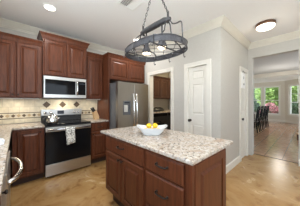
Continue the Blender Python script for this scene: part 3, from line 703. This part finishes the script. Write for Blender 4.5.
# knife block: pale slanted block, handles towards the left
bx_, by_ = 1.375, 3.36; t = thing('knife_block', 'pale wood knife block with black handled knives beside the range', 'knife block', (bx_, by_, .917))
mb = MB(); pol = [(bx_ - .045, .917), (bx_ + .055, .917), (bx_ + .055, .985), (bx_ - .005, 1.125), (bx_ - .075, 1.085)]
mb.rings([[(x, y, z) for x, z in pol] for y in (by_ - .05, by_ + .05)]); mb.build('block', 'block', t, bevel=.004)
dv = Vector((-.50, 0, .87)).normalized(); pv = Vector((.87, 0, .50))
for i, (u, v_) in enumerate(((.012, -.03), (.012, .0), (.012, .03), (.050, -.025), (.050, .025), (.050, .0))):
    base = Vector((bx_ - .075, by_ + v_, 1.085)) + pv * u
    MB().tube([base - dv * .004, base + dv * .02, base + dv * .06, base + dv * .095], [.011, .014, .012, .015], 8).build('knife_handle', 'black', t)
# folded cloth on the left worktop, hanging plaque on the narrow door
mb = MB(); 
for k in range(3): mb.box(-.24 + k * .004, -.085 - k * .005, 1.93 + k * .004, 2.13 - k * .006, .9175 + k * .009, .9260 + k * .009)
tag(mb.build('dish_cloth', 'bluecloth', bevel=.004), 'folded white and blue dish cloth on the left granite worktop', 'cloth')
t = thing('door_plaque', 'white narrow plaque with dark openings hung high on the narrow entry door', 'wall decoration', (3.82, YE - .02, 1.63))
PX0, PX1 = 3.705, 3.945
wallpieces(MB(), 'y', YE - .034, YE - .016, PX0, PX1, 1.63, 1.98, [(3.80, 3.85, 1.84, 1.90)]).build('board', 'white', t, bevel=.004)
MB().box(3.80, 3.85, YE - .030, YE - .022, 1.84, 1.90).build('motif', 'bronze', t)
MB().box(3.80, 3.85, YE - .037, YE - .034, 1.70, 1.74).build('motif', 'bronze', t)
MB().tube([(PX0 + .03, YE - .025, 1.975), ((PX0 + PX1) / 2, YE - .025, 2.03), (PX1 - .03, YE - .025, 1.975)], .004, 6).build('hanger', 'bronze', t)

# ================================================================== utility room
t = thing('utility_wall_cabinet', 'dark wood wall cabinet seen through the cased doorway', 'cabinet', (3.45, 3.48, 1.43))
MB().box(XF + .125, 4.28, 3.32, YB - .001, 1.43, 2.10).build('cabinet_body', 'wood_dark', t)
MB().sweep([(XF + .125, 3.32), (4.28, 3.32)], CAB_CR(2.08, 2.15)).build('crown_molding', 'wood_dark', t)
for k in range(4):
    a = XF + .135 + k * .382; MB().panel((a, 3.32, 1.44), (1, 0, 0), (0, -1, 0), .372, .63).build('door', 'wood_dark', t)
for i, (x0, lb) in enumerate(((2.76, 'black front-load washer at the left under the utility worktop'), (3.47, 'black front-load dryer at the right under the utility worktop'))):
    t = thing('washing_machine' if i == 0 else 'clothes_dryer', lb, 'washing machine' if i == 0 else 'dryer', (x0 + .345, 3.28, 0))
    MB().box(x0, x0 + .69, 2.95, 3.62, .02, 1.0).build('body', 'black', t, bevel=.01)
    MB().box(x0 + .03, x0 + .66, 2.945, 2.95, .90, .98).build('control_panel', 'glass_black', t)
    MB().lathe((x0 + .345, 2.95, .52), [(.23, 0), (.23, .02), (.19, .035), (.17, .03), (.12, .02), (.001, .018)], (0, -1, 0), 32).build('door', 'glass_black', t)
    for x in (x0 + .06, x0 + .63):
        for y in (3.0, 3.57): MB().lathe((x, y, 0), [(.025, 0), (.025, .02)], n=10).build('foot', 'black', t)
tag(MB().box(XF + .121, 4.28, 2.91, YB - .001, 1.0, 1.035).build('worktop', 'granite', bevel=.004), 'worktop over the black laundry machines in the utility room', 'countertop')
mb = MB()
R = []
for (s, z) in ((.96, 0), (1, .02), (.95, .05), (.75, .085), (.4, .105)):
    R.append([(3.22 + .28 * s * math.cos(a) * (1 + .1 * math.sin(3 * a)), 3.15 + .16 * s * math.sin(a), 1.0355 + z * (1 + .18 * math.sin(2 * a + 1))) for a in [2 * math.pi * k / 28 for k in range(28)]])
R[0] = [(p[0], p[1], 1.0355) for p in R[0]]
mb.rings(R, smooth=True); tag(mb.build('cloth_bundle', 'black'), 'crumpled black cloth lying on the utility room worktop', 'cloth')
lamp('utility_lamp', 'AREA', (3.5, 2.5, H - .05), UTIL_W, (1, .82, .50), .3)

# ================================================================== dining room
def make_chair(label, x, y):
    t = thing('dining_chair', label, 'chair', (x, y, 0), 'black dining chairs along the table')
    w, d = .21, .20
    MB().box(x - w, x + w, y - d, y + d, .45, .475).build('seat', 'wood_dark', t, bevel=.008)
    for sx in (-1, 1):
        MB().tube([(x + sx * (w - .02), y + d - .02, 0), (x + sx * (w - .02), y + d - .02, .45)], [.02, .024], 8).build('leg', 'chair_black', t)
        MB().tube([(x + sx * (w - .02), y - d - .03, 0), (x + sx * (w - .02), y - d + .02, .45), (x + sx * (w - .02), y - d + .005, .75), (x + sx * (w - .02), y - d - .05, 1.12)], [.02, .026, .024, .02], 8).build('rear_leg', 'chair_black', t)
        MB().tube([(x + sx * (w - .02), y + d - .02, .2), (x + sx * (w - .02), y - d, .2)], .010, 6).build('stretcher', 'chair_black', t)
    MB().tube([(x - w + .02, y + d - .02, .26), (x + w - .02, y + d - .02, .26)], .010, 6).build('stretcher', 'chair_black', t)
    b = MB()
    for z, yy in ((1.10, -.047), (.95, -.024), (.62, .011)):
        b.tube([(x - w + .02, y - d + yy, z), (x, y - d + yy - .015, z + .025), (x + w - .02, y - d + yy, z)], .022, 8)
    for k in range(6):
        xx = x - .14 + k * .056; b.tube([(xx, y - d + .011 - .008, .63), (xx, y - d - .030, .965)], .012, 6)
    for k in range(2):
        sx = -1 if k else 1; b.tube([(x, y - d - .045, .97), (x + sx * .05, y - d - .05, 1.04), (x + sx * .11, y - d - .055, 1.10)], .008, 6)
    b.build('backrest', 'chair_black', t)
    return t
ch = make_chair('black dining chair nearest the kitchen, first along the table', 7.75, 1.70)
dup(ch, (8.45, 1.70, 0), 'second black dining chair along the table from the kitchen')
dup(ch, (9.15, 1.70, 0), 'third black dining chair along the table from the kitchen')
dup(ch, (9.85, 1.70, 0), 'black dining chair farthest from the kitchen, beneath the window')
t = thing('dining_table', 'dark dining table behind the row of black chairs', 'table', (9.0, 2.45, 0))
MB().box(7.75, 10.25, 2.03, 2.95, .73, .765).build('tabletop', 'wood_dark', t, bevel=.008)
MB().box(7.85, 10.15, 2.12, 2.86, .65, .73).build('apron', 'wood_dark', t)
for x in (7.87, 10.13):
    for y in (2.14, 2.84): MB().lathe((x, y, 0), [(.028, 0), (.04, .08), (.03, .2), (.045, .5), (.045, .65)], n=14).build('leg', 'wood_dark', t)
t = thing('footstool', 'low brown wooden step at the right on the dining room tiles', 'stool', (7.28, .22, 0))
MB().box(7.14, 7.42, .06, .29, .20, .235).build('top', 'block', t, bevel=.006)
MB().box(7.16, 7.40, .08, .275, .0, .20).build('base', 'wood_dark', t, bevel=.004)

# ================================================================== outside the dining windows
tag(MB().box(13.1, 40, -15, 18, -.30, -.15).build('lawn', 'lawn'), 'green lawn outside the dining room windows', 'lawn')
bpy.context.scene.collection.objects['lawn']['kind'] = 'structure'
def foliage(cx, cy, cz, rx, ry, rz, n, size):
    mb = MB()
    for _ in range(n):
        while True:
            p = Vector((random.uniform(-1, 1), random.uniform(-1, 1), random.uniform(-1, 1)))
            if .25 < p.length < 1: break
        p = Vector((cx + p.x * rx, cy + p.y * ry, cz + p.z * rz)); a = Vector((random.gauss(0, 1), random.gauss(0, 1), random.gauss(0, 1))).normalized(); b = a.orthogonal().normalized()
        s = size * random.uniform(.6, 1.3); c_ = a.cross(b)
        mb.add([p - a * s, p + b * s * .45 + c_ * s * .1, p + a * s, p - b * s * .45 + c_ * s * .1], [(0, 1, 2, 3)])
    return mb
def plant(name, label, cat, x, y, h, r, leaf, n, size, trunk=.06, zc=None, petals=0, group=None, zr=None):
    t = thing(name, label, cat, (x, y, -.15), group)
    zc = zc if zc is not None else h * .5
    stems = MB()
    stems.tube([(x, y, -.15), (x + .05, y + .03, zc * .5), (x, y - .02, zc)], [trunk, trunk * .8, trunk * .5], 8)
    for k in range(4):
        a = k * 1.57 + .4; stems.tube([(x, y, zc * .55), (x + math.cos(a) * r * .5, y + math.sin(a) * r * .5, zc + .2 * h)], [trunk * .5, trunk * .25], 6)
    stems.build('trunk' if name == 'tree' else 'stem', 'bark', t)
    foliage(x, y, zc, r, r, zr or h * .5, n, size).build('foliage', leaf, t)
    if petals: foliage(x - .08, y, zc + .08, r * 1.02, r * 1.02, (zr or h * .5), petals, size * .9).build('blossom', 'petal', t)
    return t
plant('flowering_shrub', 'pink flowering shrub outside the left dining window', 'shrub', 14.3, 2.02, 1.2, .62, 'leaf_dark', 900, .07, .03, .60, 1100)
plant('shrub', 'low dark green shrub outside the right bay window', 'shrub', 14.3, .62, 1.9, .66, 'leaf_dark', 3600, .08, .03, .62, zr=.76)
plant('tree', 'bright green leafy tree outside, filling the right side of the left window', 'tree', 17.6, 1.9, 4.4, 1.7, 'leaf_bright', 7500, .15, .09, 2.3, zr=1.9)
plant('tree', 'bright green leafy tree outside the right bay window', 'tree', 21.2, -.2, 5.0, 1.9, 'leaf_bright', 4200, .14, .09, 2.4, zr=1.9)
plant('tree', 'grey-green tree with thick grey trunk outside the leftmost window', 'tree', 22.0, 4.5, 6.0, 1.9, 'leaf_grey', 4200, .17, .22, 2.6, zr=2.6)
plant('hedge', 'grey-green hedge bush standing behind the pink flowers and the trees', 'hedge', 28.0, 5.0, 4.0, 3.4, 'leaf_grey', 9000, .26, .05, 1.7, zr=1.85)
lamp('dining_fill', 'POINT', (9.6, 1.0, 2.0), DINING_FILL_W, (1, .95, .86), .25)  # added fill light without a fixture, brightens the dining walls
